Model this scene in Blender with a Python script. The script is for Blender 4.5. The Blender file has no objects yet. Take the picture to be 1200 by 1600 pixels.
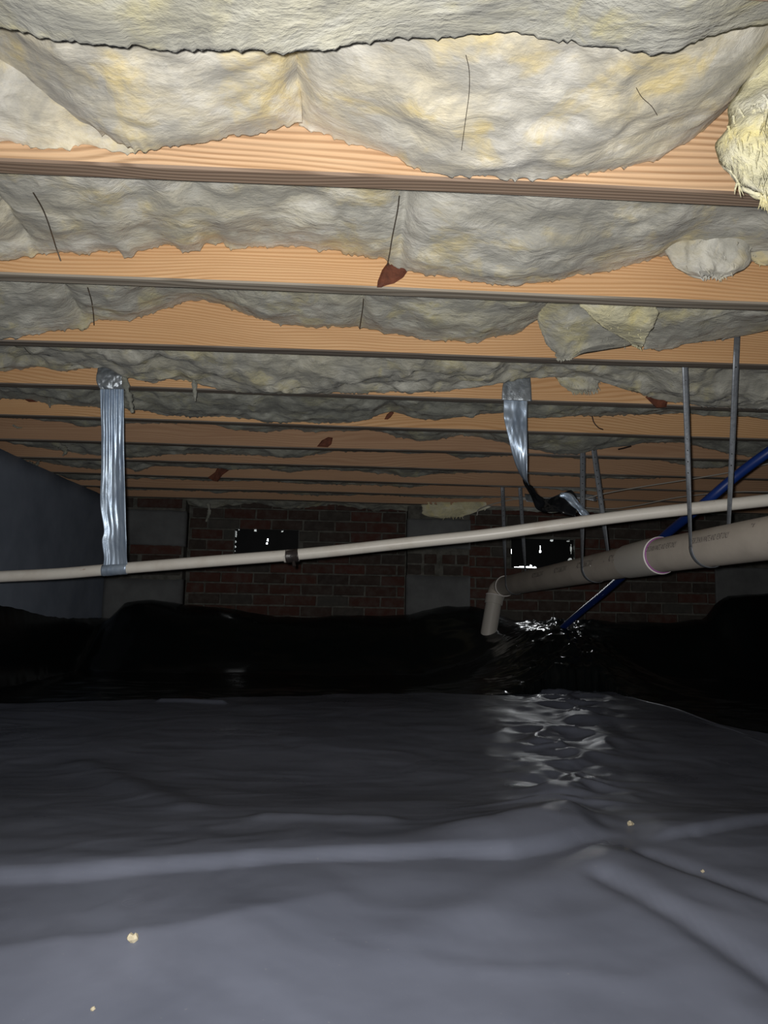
import bpy, bmesh, math, random
import numpy as np
from mathutils import Vector, Matrix
from mathutils.geometry import tessellate_polygon
random.seed(7); R = np.random.RandomState(11)
scene = bpy.context.scene
C = scene.collection

# ------------------------------------------------------------------ camera, light, exposure
F = 1164.0                        # focal length in pixels of the 1200 x 1600 frame
PITCH, YAW, ROLL = math.radians(7.4), math.radians(2.4), math.radians(1.2)
CAM = Vector((0, 0, 0.52))
rot = Matrix.Rotation(-YAW, 3, 'Z') @ Matrix.Rotation(math.pi/2 + PITCH, 3, 'X') @ Matrix.Rotation(ROLL, 3, 'Z')
cd = bpy.data.cameras.new('camera'); cam = bpy.data.objects.new('camera', cd); C.objects.link(cam)
cd.sensor_fit = 'VERTICAL'; cd.sensor_height = 32.0; cd.lens = 32.0*F/1600; cd.clip_start = 0.02
cam.matrix_world = Matrix.Translation(CAM) @ rot.to_4x4()
scene.camera = cam

world = bpy.data.worlds.new('world'); scene.world = world; world.use_nodes = True
world.node_tree.nodes['Background'].inputs[0].default_value = (0.9, 0.96, 1.0, 1)   # daylight outside the foundation
world.node_tree.nodes['Background'].inputs[1].default_value = 9.0

ld = bpy.data.lights.new('phone_flash', 'SPOT'); ld.energy = 98; ld.shadow_soft_size = 0.009
ld.spot_size = math.radians(128); ld.spot_blend = 1.0; ld.color = (1.0, 0.97, 0.93)
lo = bpy.data.objects.new('phone_flash', ld); C.objects.link(lo)
lo.matrix_world = Matrix.Translation(CAM + rot @ Vector((-0.018, 0.016, 0.0))) @ rot.to_4x4()

for (vx, vy, w, h, e) in ((832, 885, .12, .012, .75), (892, 870, .018, .05, .5), (367, 842, .010, .05, .012)):   # daylight falling in through the vent gaps
    al = bpy.data.lights.new('vent_daylight', 'AREA'); al.shape = 'RECTANGLE'; al.size = w; al.size_y = h; al.energy = e; al.color = (.95, .98, 1)
    d_ = rot @ Vector(((vx-600)/F, (800-vy)/F, -1.0)); ao = bpy.data.objects.new('vent_daylight', al); C.objects.link(ao)
    ao.location = CAM + d_*(4.925/d_.y); ao.rotation_euler = (math.radians(-90), 0, 0)
scene.view_settings.view_transform = 'Standard'
scene.view_settings.look = 'None'
scene.view_settings.exposure = 0.0
scene.view_settings.gamma = 1.0
scene.view_settings.use_curve_mapping = False
scene.cycles.max_bounces = 8

# ------------------------------------------------------------------ layout helpers
def at(px, py, Y):
    """point of the crawl space seen at a photo pixel, standing on the plane y = Y"""
    d = rot @ Vector(((px-600)/F, (800-py)/F, -1.0))
    return CAM + d*(Y/d.y)
def atx(px, py, X):
    d = rot @ Vector(((px-600)/F, (800-py)/F, -1.0))
    return CAM + d*(X/d.x)
ZC = CAM.z
JZ = ZC + 0.674                    # underside of the joists
def JY(n): return 1.097 + 0.4064*(n-1)
WALLY = 4.93; LEFTX = -1.58; RIGHTX = 3.3; BACKY = -1.6
XL, XR = -2.05, 3.3

def _h(i):
    i = (i ^ 61) ^ (i >> 16); i = (i + (i << 3)) & 0xffffffff; i = i ^ (i >> 4)
    i = (i*0x27d4eb2d) & 0xffffffff; i = i ^ (i >> 15)
    return i
def vnoise(x, y, z=0.0):
    x, y, z = np.broadcast_arrays(np.asarray(x, float), np.asarray(y, float), np.asarray(z, float))
    xi, yi, zi = np.floor(x).astype(np.int64), np.floor(y).astype(np.int64), np.floor(z).astype(np.int64)
    fx, fy, fz = x-xi, y-yi, z-zi
    fx, fy, fz = [f*f*(3-2*f) for f in (fx, fy, fz)]
    def g(a, b, c): return _h(((xi+a)*73856093 ^ (yi+b)*19349663 ^ (zi+c)*83492791) & 0xffffffff)/4294967295.0*2-1
    r = 0
    for a in (0, 1):
        for b in (0, 1):
            for c in (0, 1):
                r = r + g(a, b, c)*(fx if a else 1-fx)*(fy if b else 1-fy)*(fz if c else 1-fz)
    return r
def fbm(x, y, z=0.0, o=4):
    s, a, f = 0, 1, 1
    for k in range(o):
        s = s + a*vnoise(x*f+17.3*k, y*f-9.1*k, np.asarray(z)*f+5.7*k); a *= .5; f *= 2.03
    return s
def sstep(a, b, x):
    t = np.clip((x-a)/(b-a), 0, 1); return t*t*(3-2*t)

# ------------------------------------------------------------------ object helpers
def meta(o, label=None, cat=None, group=None, kind=None):
    if label: o['label'] = label
    if cat: o['category'] = cat
    if group: o['group'] = group
    if kind: o['kind'] = kind
    return o
def raw(name, verts, faces, m, parent=None, smooth=True, mats=None, fm=None):
    me = bpy.data.meshes.new(name)
    me.from_pydata([tuple(v) for v in verts] if not isinstance(verts, np.ndarray) else verts.tolist(), [], faces if isinstance(faces, list) else faces.tolist())
    for mm in (mats or [m]): me.materials.append(mm)
    if fm is not None: me.polygons.foreach_set('material_index', fm)
    if smooth: me.polygons.foreach_set('use_smooth', [True]*len(me.polygons))
    me.update()
    o = bpy.data.objects.new(name, me); C.objects.link(o)
    if parent: o.parent = parent
    return o
def gridfaces(n, m, cu=False, cv=False):
    i = np.arange(n if cu else n-1); j = np.arange(m if cv else m-1)
    I, J = np.meshgrid(i, j, indexing='ij'); I2, J2 = (I+1) % n, (J+1) % m
    return np.stack([I*m+J, I2*m+J, I2*m+J2, I*m+J2], -1).reshape(-1, 4)
def empty(name, label, cat, group=None, loc=(0, 0, 0)):
    o = bpy.data.objects.new(name, None); C.objects.link(o); o.location = loc; o.empty_display_size = .05
    return meta(o, label, cat, group)
def put(o, parent):
    """parent while keeping world place (parents here carry translation only)"""
    o.parent = parent; o.matrix_parent_inverse = Matrix.Translation(-Vector(parent.location)); return o
def bm_obj(name, bm, m, parent=None, smooth=False):
    me = bpy.data.meshes.new(name); bm.to_mesh(me); bm.free(); me.materials.append(m)
    if smooth: me.polygons.foreach_set('use_smooth', [True]*len(me.polygons))
    o = bpy.data.objects.new(name, me); C.objects.link(o)
    if parent: put(o, parent)
    return o
def box(bm, x0, x1, y0, y1, z0, z1, bev=0):
    r = bmesh.ops.create_cube(bm, size=1)
    for v in r['verts']:
        v.co = Vector((x0+(v.co.x+.5)*(x1-x0), y0+(v.co.y+.5)*(y1-y0), z0+(v.co.z+.5)*(z1-z0)))
    if bev: bmesh.ops.bevel(bm, geom=list({e for v in r['verts'] for e in v.link_edges}), offset=bev, segments=1, affect='EDGES')
def smooth_path(pts, n):
    """Catmull-Rom through the points"""
    P = [Vector(p) for p in pts]; P = [P[0]*2-P[1]] + P + [P[-1]*2-P[-2]]; out = []
    for i in range(1, len(P)-2):
        for k in range(n):
            t = k/n; a, b, c, d = P[i-1:i+3]
            out.append(.5*((2*b)+(c-a)*t+(2*a-5*b+4*c-d)*t*t+(3*b-a-3*c+d)*t**3))
    out.append(P[-2]); return out
def tube(name, pts, r, m, parent=None, seg=20, cap=True, rad=None):
    P = [Vector(p) for p in pts]; n = len(P); V = []
    up = Vector((0, 0, 1)); prev = None
    for i, p in enumerate(P):
        t = (P[min(i+1, n-1)]-P[max(i-1, 0)]).normalized()
        if prev is None:
            a = t.cross(up if abs(t.z) < .9 else Vector((1, 0, 0))).normalized()
        else: a = (prev - t*prev.dot(t)).normalized()
        prev = a; b = t.cross(a); rr = rad[i] if rad else r
        for k in range(seg):
            th = 2*math.pi*k/seg; V.append(p + a*math.cos(th)*rr + b*math.sin(th)*rr)
    Fc = gridfaces(n, seg, False, True).tolist()
    if cap:
        b0 = len(V); V += V[:seg] + V[(n-1)*seg:n*seg]
        Fc += [list(range(b0, b0+seg))[::-1], list(range(b0+seg, b0+2*seg))]
    o = raw(name, V, Fc, m, None)
    if parent: put(o, parent)
    return o
def ribbon(name, LR, th, m, parent=None, nu=10, nseg=8, wr=None, seed=0):
    """strip of thin metal between a left and a right edge, with real thickness; wr(u, v) pushes it along its normal"""
    Lp = smooth_path([a for a, b in LR], nseg); Rp = smooth_path([b for a, b in LR], nseg)
    n = len(Lp); A = np.array(Lp); B = np.array(Rp); u = np.linspace(0, 1, nu)
    P = A[:, None]*(1-u)[None, :, None] + B[:, None]*u[None, :, None]
    du = np.gradient(P, axis=1); dv = np.gradient(P, axis=0); N = np.cross(du, dv); N /= (np.linalg.norm(N, axis=2, keepdims=True)+1e-9)
    if wr is not None:
        s = np.concatenate([[0], np.cumsum(np.linalg.norm(np.diff((A+B)/2, axis=0), axis=1))])
        P = P + N*wr(u[None, :]*np.ones((n, 1)), s[:, None]*np.ones((1, nu)))[..., None]
    top = P + N*th/2; bot = P - N*th/2
    V = np.concatenate([top.reshape(-1, 3), bot.reshape(-1, 3)]); q = gridfaces(n, nu); k = n*nu
    Fc = q.tolist() + (q[:, ::-1]+k).tolist()
    for i in range(n-1):
        a, b = i*nu, (i+1)*nu; Fc += [[b, a, a+k, b+k], [a+nu-1, b+nu-1, b+nu-1+k, a+nu-1+k]]
    for j in range(nu-1):
        Fc += [[j, j+1, j+1+k, j+k]]; a = (n-1)*nu+j; Fc += [[a+1, a, a+k, a+1+k]]
    o = raw(name, V, Fc, m)
    if parent: put(o, parent)
    return o

# ------------------------------------------------------------------ materials
class N:
    def __init__(s, name):
        s.m = bpy.data.materials.new(name); s.m.use_nodes = True; s.t = s.m.node_tree; s.b = s.t.nodes['Principled BSDF']
        s.tc = s.t.nodes.new('ShaderNodeTexCoord')
    def n(s, typ, **k):
        nd = s.t.nodes.new(typ)
        for a, v in k.items():
            if a.startswith('i_'):
                key = a[2:].replace('_', ' '); nd.inputs[int(key) if key.isdigit() else key].default_value = v
            else: setattr(nd, a, v)
        return nd
    def l(s, a, b): s.t.links.new(a, b)
    def coords(s, scale=(1, 1, 1), rnd=True, src='Object'):
        mp = s.n('ShaderNodeMapping'); mp.inputs['Scale'].default_value = scale; s.l(s.tc.outputs[src], mp.inputs['Vector'])
        if rnd:
            oi = s.n('ShaderNodeObjectInfo'); mu = s.n('ShaderNodeMath', operation='MULTIPLY', i_1=37.0); s.l(oi.outputs['Random'], mu.inputs[0])
            s.l(mu.outputs[0], mp.inputs['Location'])
        return mp.outputs[0]
    def noise(s, vec, scale, detail=4, rough=.55, dist=0.0):
        nd = s.n('ShaderNodeTexNoise'); nd.inputs['Scale'].default_value = scale; nd.inputs['Detail'].default_value = detail
        nd.inputs['Roughness'].default_value = rough; nd.inputs['Distortion'].default_value = dist; s.l(vec, nd.inputs['Vector']); return nd.outputs[0]
    def ramp(s, fac, stops):
        r = s.n('ShaderNodeValToRGB'); e = r.color_ramp.elements
        while len(e) < len(stops): e.new(.5)
        for el, (p, c) in zip(e, stops): el.position = p; el.color = (*c, 1) if len(c) == 3 else c
        s.l(fac, r.inputs[0]); return r.outputs[0]
    def mix(s, fac, a, b, blend='MIX'):
        mx = s.n('ShaderNodeMix', data_type='RGBA', blend_type=blend)
        for sock, v in ((mx.inputs[0], fac), (mx.inputs[6], a), (mx.inputs[7], b)):
            if isinstance(v, (int, float)): sock.default_value = v
            elif isinstance(v, tuple): sock.default_value = (*v, 1)
            else: s.l(v, sock)
        return mx.outputs[2]
    def math(s, op, a, b=None):
        nd = s.n('ShaderNodeMath', operation=op)
        for i, v in enumerate((a, b)):
            if v is None: continue
            if isinstance(v, (int, float)): nd.inputs[i].default_value = v
            else: s.l(v, nd.inputs[i])
        return nd.outputs[0]
    def bump(s, h, strength=.5, dist=.01, prev=None):
        b = s.n('ShaderNodeBump'); b.inputs['Strength'].default_value = strength; b.inputs['Distance'].default_value = dist
        s.l(h, b.inputs['Height'])
        if prev: s.l(prev, b.inputs['Normal'])
        return b.outputs[0]
    def done(s, col=None, rough=.6, metal=0, normal=None, spec=.5):
        if isinstance(col, tuple): s.b.inputs['Base Color'].default_value = (*col, 1)
        elif col is not None: s.l(col, s.b.inputs['Base Color'])
        if isinstance(rough, (int, float)): s.b.inputs['Roughness'].default_value = rough
        else: s.l(rough, s.b.inputs['Roughness'])
        s.b.inputs['Metallic'].default_value = metal; s.b.inputs['Specular IOR Level'].default_value = spec
        if normal: s.l(normal, s.b.inputs['Normal'])
        return s.m

def insulation_mat(name, gray, cream, yellow, lo=.42, hi=.62, bs=.35, white=(.80, .785, .73)):
    k = N(name); v = k.coords((1, 1, 1)); vs = k.coords((.55, 1, 1))
    big = k.noise(v, 6.5, 4, .55, .5); mid = k.noise(vs, 15, 6, .62, .35); fine = k.noise(vs, 90, 5, .65, .4)
    c = k.mix(k.ramp(big, [(lo, (0, 0, 0)), (hi, (1, 1, 1))]), gray, cream)
    y = k.noise(v, 8.3, 4, .6, .6); c = k.mix(k.ramp(y, [(.52, (0, 0, 0)), (.64, (.85, .85, .85))]), c, yellow)
    wisp = k.noise(k.coords((.6, 1, 1)), 9, 6, .66, .9); c = k.mix(k.ramp(wisp, [(.36, (.75, .75, .75)), (.5, (0, 0, 0))]), c, tuple(x*.68 for x in gray)); c = k.mix(k.ramp(wisp, [(.52, (0, 0, 0)), (.66, (.85, .85, .85))]), c, white)
    c = k.mix(k.ramp(mid, [(.33, (.5, .5, .5)), (.6, (0, 0, 0))]), c, tuple(x*.62 for x in gray))
    c = k.mix(k.ramp(mid, [(.54, (0, 0, 0)), (.72, (.8, .8, .8))]), c, tuple(min(.85, x*1.5) for x in gray))
    c = k.mix(k.ramp(fine, [(.3, (.15, .15, .15)), (.5, (0, 0, 0)), (.7, (.15, .15, .15))]), c, cream)
    nb = k.bump(mid, bs, .03); nb = k.bump(fine, bs*.45, .008, nb)
    k.b.inputs['Sheen Weight'].default_value = .15
    return k.done(c, .95, 0, nb, .1)
M = {}
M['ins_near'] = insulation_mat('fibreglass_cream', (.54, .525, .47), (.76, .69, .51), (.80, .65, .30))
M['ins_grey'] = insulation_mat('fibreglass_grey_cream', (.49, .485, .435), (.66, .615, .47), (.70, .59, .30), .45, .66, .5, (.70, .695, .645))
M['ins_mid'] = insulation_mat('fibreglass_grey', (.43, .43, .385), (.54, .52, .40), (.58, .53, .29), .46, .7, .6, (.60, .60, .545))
M['ins_far'] = insulation_mat('fibreglass_falloff_dark', (.27, .28, .25), (.36, .36, .30), (.38, .37, .24), .46, .7, .6, (.44, .45, .41))  # flash falloff with distance painted into the far batts' colour
M['ins_yellow'] = insulation_mat('fibreglass_fresh_yellow', (.72, .70, .52), (.84, .79, .50), (.88, .76, .30), .35, .58, .7, (.86, .84, .72))

def wood(name, light, dark, rings, streak, amt=1.0):
    k = N(name); v = k.coords((1, 1, 1))
    sx = k.n('ShaderNodeSeparateXYZ'); k.l(k.tc.outputs['Object'], sx.inputs[0])
    w = k.noise(k.coords((.9, 3, 4.5)), 1.0, 2, .5, .3)
    w2 = k.noise(k.coords((5, 20, 40)), 1.0, 3, .5)
    zz = k.math('ADD', k.math('ADD', sx.outputs[2], k.math('MULTIPLY', sx.outputs[1], 1.0)), k.math('MULTIPLY', w, .16))
    zz = k.math('ADD', zz, k.math('MULTIPLY', w2, .002))
    s_ = k.math('SINE', k.math('MULTIPLY', zz, 2*math.pi/rings))
    s_ = k.math('ADD', k.math('MULTIPLY', s_, .5), .5)
    fib = k.noise(k.coords((3, 60, 160)), 1.0, 3, .6)
    c = k.mix(k.ramp(s_, [(.35, (0, 0, 0)), (.95, (amt, amt, amt))]), light, dark)
    c = k.mix(k.ramp(fib, [(.35, (.35, .35, .35)), (.6, (0, 0, 0))]), c, streak)
    pat = k.noise(k.coords((1.5, 2, 6)), 1.0, 3)
    c = k.mix(k.ramp(pat, [(.35, (.35, .35, .35)), (.62, (0, 0, 0))]), c, dark)
    return k.done(c, .75, 0, k.bump(k.math('ADD', s_, fib), .25, .002), .2)
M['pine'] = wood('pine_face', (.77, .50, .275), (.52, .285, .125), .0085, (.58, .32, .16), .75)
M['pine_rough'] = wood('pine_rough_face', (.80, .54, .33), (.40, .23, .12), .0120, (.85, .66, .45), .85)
M['pine_dark'] = wood('pine_face_darker', (.52, .335, .21), (.36, .205, .12), .0100, (.38, .23, .14), .5)  # darker, less saturated pine for the far joists
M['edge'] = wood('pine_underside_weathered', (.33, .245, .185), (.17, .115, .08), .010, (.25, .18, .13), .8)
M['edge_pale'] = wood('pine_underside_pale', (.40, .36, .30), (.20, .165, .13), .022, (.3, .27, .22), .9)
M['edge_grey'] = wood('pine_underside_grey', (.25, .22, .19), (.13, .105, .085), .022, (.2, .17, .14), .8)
def simple(name, col, rough=.6, metal=0, spec=.5, nz=None):
    k = N(name); c = col
    nb = None
    if nz:
        n_ = k.noise(k.coords((1, 1, 1)), nz[0], 5, .6); c = k.mix(k.ramp(n_, [(.35, (0, 0, 0)), (.7, (1, 1, 1))]), col, nz[1]); nb = k.bump(n_, nz[2], .004)
    return k.done(c, rough, metal, nb, spec)
M['knot'] = simple('knot', (.17, .06, .035), .7, 0, .2, (60, (.08, .03, .02), .6))
M['ply'] = simple('plywood_underside', (.25, .17, .1), .8, 0, .2, (12, (.18, .12, .07), .3))
M['soil'] = simple('soil', (.08, .06, .045), .95, 0, .1, (20, (.04, .03, .02), .8))
M['mortar'] = simple('mortar', (.15, .15, .135), .9, 0, .15, (25, (.07, .068, .06), .7))
M['parge'] = simple('parged_cement', (.16, .17, .175), .85, 0, .25, (6, (.105, .11, .115), .5))
M['parge_left'] = simple('parged_cement_blue', (.27, .315, .40), .85, 0, .25, (4, (.20, .24, .31), .4))
M['block'] = simple('cement_block', (.13, .135, .125), .9, 0, .2, (10, (.09, .095, .09), .6))
k = N('brick'); oi = k.n('ShaderNodeObjectInfo')
c = k.ramp(oi.outputs['Random'], [(0, (.062, .026, .020)), (.3, (.085, .032, .024)), (.5, (.05, .028, .022)), (.65, (.048, .037, .032)), (.8, (.062, .062, .057)), (1, (.036, .023, .019))])
nn = k.noise(k.coords((1, 1, 1)), 22, 5); c = k.mix(k.ramp(nn, [(.4, (.0, .0, .0)), (.75, (.6, .6, .6))]), c, (.10, .09, .08))
M['brick'] = k.done(c, .85, 0, k.bump(nn, .6, .006), .3)
# plastic sheets
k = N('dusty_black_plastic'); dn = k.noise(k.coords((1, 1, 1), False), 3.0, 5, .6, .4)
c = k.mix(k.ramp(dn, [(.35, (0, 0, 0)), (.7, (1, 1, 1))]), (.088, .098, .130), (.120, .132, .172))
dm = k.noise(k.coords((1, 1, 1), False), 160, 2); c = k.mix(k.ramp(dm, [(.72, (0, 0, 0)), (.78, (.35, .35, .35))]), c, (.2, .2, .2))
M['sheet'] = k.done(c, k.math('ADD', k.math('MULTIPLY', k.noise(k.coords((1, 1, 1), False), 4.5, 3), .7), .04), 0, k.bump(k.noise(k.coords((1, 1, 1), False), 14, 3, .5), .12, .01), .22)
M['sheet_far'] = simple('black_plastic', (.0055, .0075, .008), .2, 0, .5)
M['black'] = simple('black_vent_plastic', (.003, .0045, .0055), .6, 0, .2)
k = N('white_pvc'); dn = k.noise(k.coords((1, 1, 1), False), 9, 6, .65); sp = k.noise(k.coords((2, 9, 9), False), 6, 5, .7)
c = k.mix(k.ramp(dn, [(.5, (0, 0, 0)), (.75, (.6, .6, .6))]), (.68, .655, .60), (.50, .44, .37))
c = k.mix(k.ramp(sp, [(.66, (0, 0, 0)), (.72, (.7, .7, .7))]), c, (.34, .17, .10))
M['pvc_small'] = k.done(c, .38)
k = N('beige_pvc'); dn = k.noise(k.coords((1, 1, 1), False), 5, 6, .65)
c = k.mix(k.ramp(dn, [(.4, (0, 0, 0)), (.75, (1, 1, 1))]), (.54, .49, .43), (.40, .36, .315))
sp = k.noise(k.coords((1, 1, 1), False), 30, 3, .6); c = k.mix(k.ramp(sp, [(.70, (0, 0, 0)), (.74, (.8, .8, .8))]), c, (.12, .1, .09))
M['pvc_big'] = k.done(c, .5)
M['pvc_hub'] = simple('pale_pvc', (.52, .50, .46), .45)
M['rim'] = simple('white_hub_rim', (.85, .82, .80), .4)
M['primer'] = simple('purple_primer', (.36, .12, .36), .4)
M['ink'] = simple('print_ink', (.045, .035, .04), .6)
M['rubber'] = simple('black_rubber', (.02, .018, .018), .35, 0, .5, (60, (.04, .03, .028), .6))
M['blue'] = simple('blue_pex', (.008, .035, .20), .4)
M['wire'] = simple('dark_wire', (.05, .035, .03), .6, .5)
M['rod'] = simple('steel_rod', (.12, .10, .08), .5, .6)
M['cable'] = simple('grey_cable', (.42, .40, .36), .5)
k = N('foil_tape'); fn = k.noise(k.coords((1, 1, .35), False), 30, 5, .6, .8)
c = k.mix(k.ramp(fn, [(.35, (0, 0, 0)), (.7, (1, 1, 1))]), (.36, .46, .60), (.56, .67, .80))
M['foil'] = k.done(c, .40, .6, k.bump(fn, .35, .004))
M['foil_back'] = simple('foil_dark_back', (.012, .013, .015), .22, .2, .6)
M['foil_dull'] = simple('foil_dull', (.30, .34, .38), .42, .7, .5, (50, (.5, .55, .6), .6))
M['galv'] = simple('galvanised_strap', (.30, .33, .37), .5, .55, .5, (80, (.22, .24, .27), .2))
M['hole'] = simple('strap_hole_dark', (.02, .02, .022), .8)
M['paper'] = simple('pale_chip', (.42, .38, .28), .8, 0, .2, (90, (.26, .22, .15), .6))

# ------------------------------------------------------------------ the room shell
bm = bmesh.new(); box(bm, XL-.2, RIGHTX+.2, BACKY-.2, WALLY+.3, -.1, 0.0)
meta(bm_obj('floor', bm, M['soil']), kind='structure')
bm = bmesh.new(); box(bm, XL-.2, RIGHTX+.2, BACKY-.2, WALLY+.3, JZ+.2355, JZ+.26)
meta(bm_obj('ceiling', bm, M['ply']), kind='structure')
bm = bmesh.new(); box(bm, RIGHTX, RIGHTX+.2, BACKY, WALLY+.2, -.05, JZ+.25)
meta(bm_obj('wall_right', bm, M['block']), kind='structure')
bm = bmesh.new(); box(bm, XL-.2, RIGHTX+.2, BACKY-.2, BACKY, -.05, JZ+.25)
meta(bm_obj('wall_front', bm, M['block']), kind='structure')
# left wall: parged masonry that carries the joist ends, faintly uneven
ys = np.linspace(BACKY, WALLY+.02, 90); zs = np.linspace(0, JZ-.001, 16)
Yg, Zg = np.meshgrid(ys, zs, indexing='ij')
Xg = LEFTX + .006*fbm(Yg*2.2, Zg*2.5, 3.1) + .003*fbm(Yg*9, Zg*5, 8)
P = np.stack([Xg, Yg, Zg], -1); nb = P.reshape(-1, 3); back = nb.copy(); back[:, 0] = LEFTX-.2
q = gridfaces(90, 16); kk = len(nb); fc = q.tolist()+(q[:, ::-1]+kk).tolist()
for i in range(89): fc += [[i*16+15, (i+1)*16+15, (i+1)*16+15+kk, i*16+15+kk]]
meta(raw('wall_left', np.concatenate([nb, back]), fc, M['parge_left']), kind='structure')
bm = bmesh.new(); box(bm, XL-.2, XL, BACKY, WALLY+.2, -.05, JZ+.25)
meta(bm_obj('trim_1', bm, M['ply']), kind='structure')                     # rim board the joists butt against

# ------------------------------------------------------------------ back wall of brick with two vent holes
vents = []
for (x0, x1, y0, y1) in ((366, 466, 827, 877), (799, 898, 842, 888)):
    a = at(x0, (y0+y1)/2, WALLY); b = at(x1, (y0+y1)/2, WALLY); t = at((x0+x1)/2, y0, WALLY); u = at((x0+x1)/2, y1, WALLY)
    vents.append((a.x, b.x, u.z, t.z))
bm = bmesh.new(); xs = sorted([XL-.2, RIGHTX+.2]+[v for vv in vents for v in vv[:2]])
for i in range(len(xs)-1):
    xm = (xs[i]+xs[i+1])/2; hit = [v for v in vents if v[0] < xm < v[1]]
    if hit:
        box(bm, xs[i], xs[i+1], WALLY+.012, WALLY+.2, -.05, hit[0][2]); box(bm, xs[i], xs[i+1], WALLY+.012, WALLY+.2, hit[0][3], JZ+.25)
    else: box(bm, xs[i], xs[i+1], WALLY+.012, WALLY+.2, -.05, JZ+.25)
wall_back = meta(bm_obj('wall_back', bm, M['mortar']), kind='structure')
BW, BH, MG = .2095, .0705, .011
pA = at(187, 860, WALLY-.11); pB = at(287, 860, WALLY-.11)         # left pier
pC = at(636, 860, WALLY-.11); pD = at(735, 860, WALLY-.11)         # middle pier
pA.x = LEFTX+.012
piers = [(pA.x, pB.x), (pC.x, pD.x)]
def brick_mesh(w, seed):
    rr = random.Random(seed); b = bmesh.new(); box(b, 0, w, 0, .06, 0, BH-MG, .003)
    for v in b.verts:
        v.co += Vector((rr.uniform(-.0022, .0022), rr.uniform(-.0015, .0015), rr.uniform(-.0018, .0018)))
    me = bpy.data.meshes.new('brick'); b.to_mesh(me); b.free(); me.materials.append(M['brick']); return me
full = [brick_mesh(BW-MG, s) for s in range(5)]; half = [brick_mesh(BW/2-MG, s) for s in range(9, 12)]
def lay(x, y, z, w, parent):
    me = random.choice(full) if abs(w-(BW-MG)) < .002 else (random.choice(half) if abs(w-(BW/2-MG)) < .002 else brick_mesh(w, int(x*999)))
    o = bpy.data.objects.new('brick', me); C.objects.link(o); o.location = (x, y + random.uniform(-.003, .003), z)
    o.rotation_euler = (0, random.uniform(-.008, .008), random.uniform(-.01, .01)); o.parent = parent
    if parent.location.length: o.matrix_parent_inverse = Matrix.Translation(-Vector(parent.location))
row0 = vents[0][2] - 6*BH
rows = int((JZ+.06-row0)/BH)
for r in range(rows):
    z = row0 + r*BH; x = LEFTX - (0 if r % 2 else BW/2); header = (r % 6 == 4)
    while x < 2.42:
        w = BW-MG
        x0, x1 = x, x+w
        cuts = [(x0, x1)]
        for (a, b, c_, d) in [(v[0], v[1], v[2]-.004, v[3]+.004) for v in vents]+[(p[0]-.0, p[1]+.0, -1, 9) for p in piers]:
            if z+BH-MG > c_+.012 and z < d-.012:
                nc = []
                for (s, e) in cuts:
                    if e <= a or s >= b: nc.append((s, e))
                    else:
                        if s < a-.03: nc.append((s, a-.006))
                        if e > b+.03: nc.append((b+.006, e))
                cuts = nc
        for (s, e) in cuts:
            if e-s > .03: lay(s, WALLY, z, e-s, wall_back)
        x += BW
    
def pier(name, label, x0, x1, slabs, brickrows, m):
    root = empty(name, label, 'pier', None, ((x0+x1)/2, WALLY-.05, 0))
    b = bmesh.new(); box(b, x0+.004, x1-.004, WALLY-.098, WALLY+.010, 0, JZ-.002); bm_obj('core', b, M['mortar'], root)
    for (z0, z1, sd) in slabs:
        n1, n2 = 22, 14; xs_ = np.linspace(x0, x1, n1); zs_ = np.linspace(z0, z1, n2); X_, Z_ = np.meshgrid(xs_, zs_, indexing='ij')
        ex = np.minimum(np.minimum(X_-x0, x1-X_), np.minimum(Z_-z0, z1-Z_))
        Y_ = WALLY-.114 + .004*np.exp(-ex/.006) + .002*fbm(X_*14, Z_*14, sd)
        Z_ = Z_ + .004*fbm(X_*22, Z_*3, sd+3)*(ex < .001)
        fr = np.stack([X_, Y_, Z_], -1).reshape(-1, 3); bk = fr.copy(); bk[:, 1] = WALLY
        q_ = gridfaces(n1, n2); kq = len(fr); fcs = q_.tolist()+(q_[:, ::-1]+kq).tolist()
        for i in range(n1-1):
            fcs += [[(i+1)*n2, i*n2, i*n2+kq, (i+1)*n2+kq], [i*n2+n2-1, (i+1)*n2+n2-1, (i+1)*n2+n2-1+kq, i*n2+n2-1+kq]]
        for j in range(n2-1):
            a_ = (n1-1)*n2+j; fcs += [[j, j+1, j+1+kq, j+kq], [a_+1, a_, a_+kq, a_+1+kq]]
        put(raw('parge_coat', fr.tolist()+bk.tolist(), fcs, m), root)
    for (z, parts_) in brickrows:
        for (s, e) in parts_: lay(x0+.004+s*(x1-x0-.008), WALLY-.106, z, (e-s)*(x1-x0-.008), root)
    return root
zt = lambda px, py: at(px, py, WALLY-.11).z
pier('masonry_pier', 'grey parged masonry pier in the far left corner behind the wide foil strap', pA.x, pB.x,
     [(zt(240, 852), zt(240, 797), 1), (0.05, zt(240, 905), 2)],
     [(zt(240, 866), [(0, .18), (.30, .97)]), (zt(240, 882), [(0, .4), (.46, .95)]), (zt(240, 898), [(0.02, .5), (.55, .97)]), (zt(240, 793), [(0, .3), (.36, .95)])], M['parge'])
pier('masonry_pier', 'grey parged masonry pier in the middle of the brick wall, worn to brick halfway', pC.x, pD.x,
     [(zt(685, 857), zt(685, 811), 3), (.05, zt(685, 900), 4)],
     [(zt(685, 881)+.002, [(0, .23), (.27, .47), (.56, .76), (.8, .98)]), (zt(685, 898), [(0, .22), (.27, .44), (.58, .86), (.9, 1)])], M['parge'])
# low parged patch on the wall at the right
a = at(1118, 935, WALLY); b_ = at(1290, 890, WALLY)
bm = bmesh.new(); box(bm, a.x, b_.x, WALLY-.015, WALLY+.01, a.z-.3, b_.z, .006); bm_obj('parge_patch', bm, M['parge'], wall_back)

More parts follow.
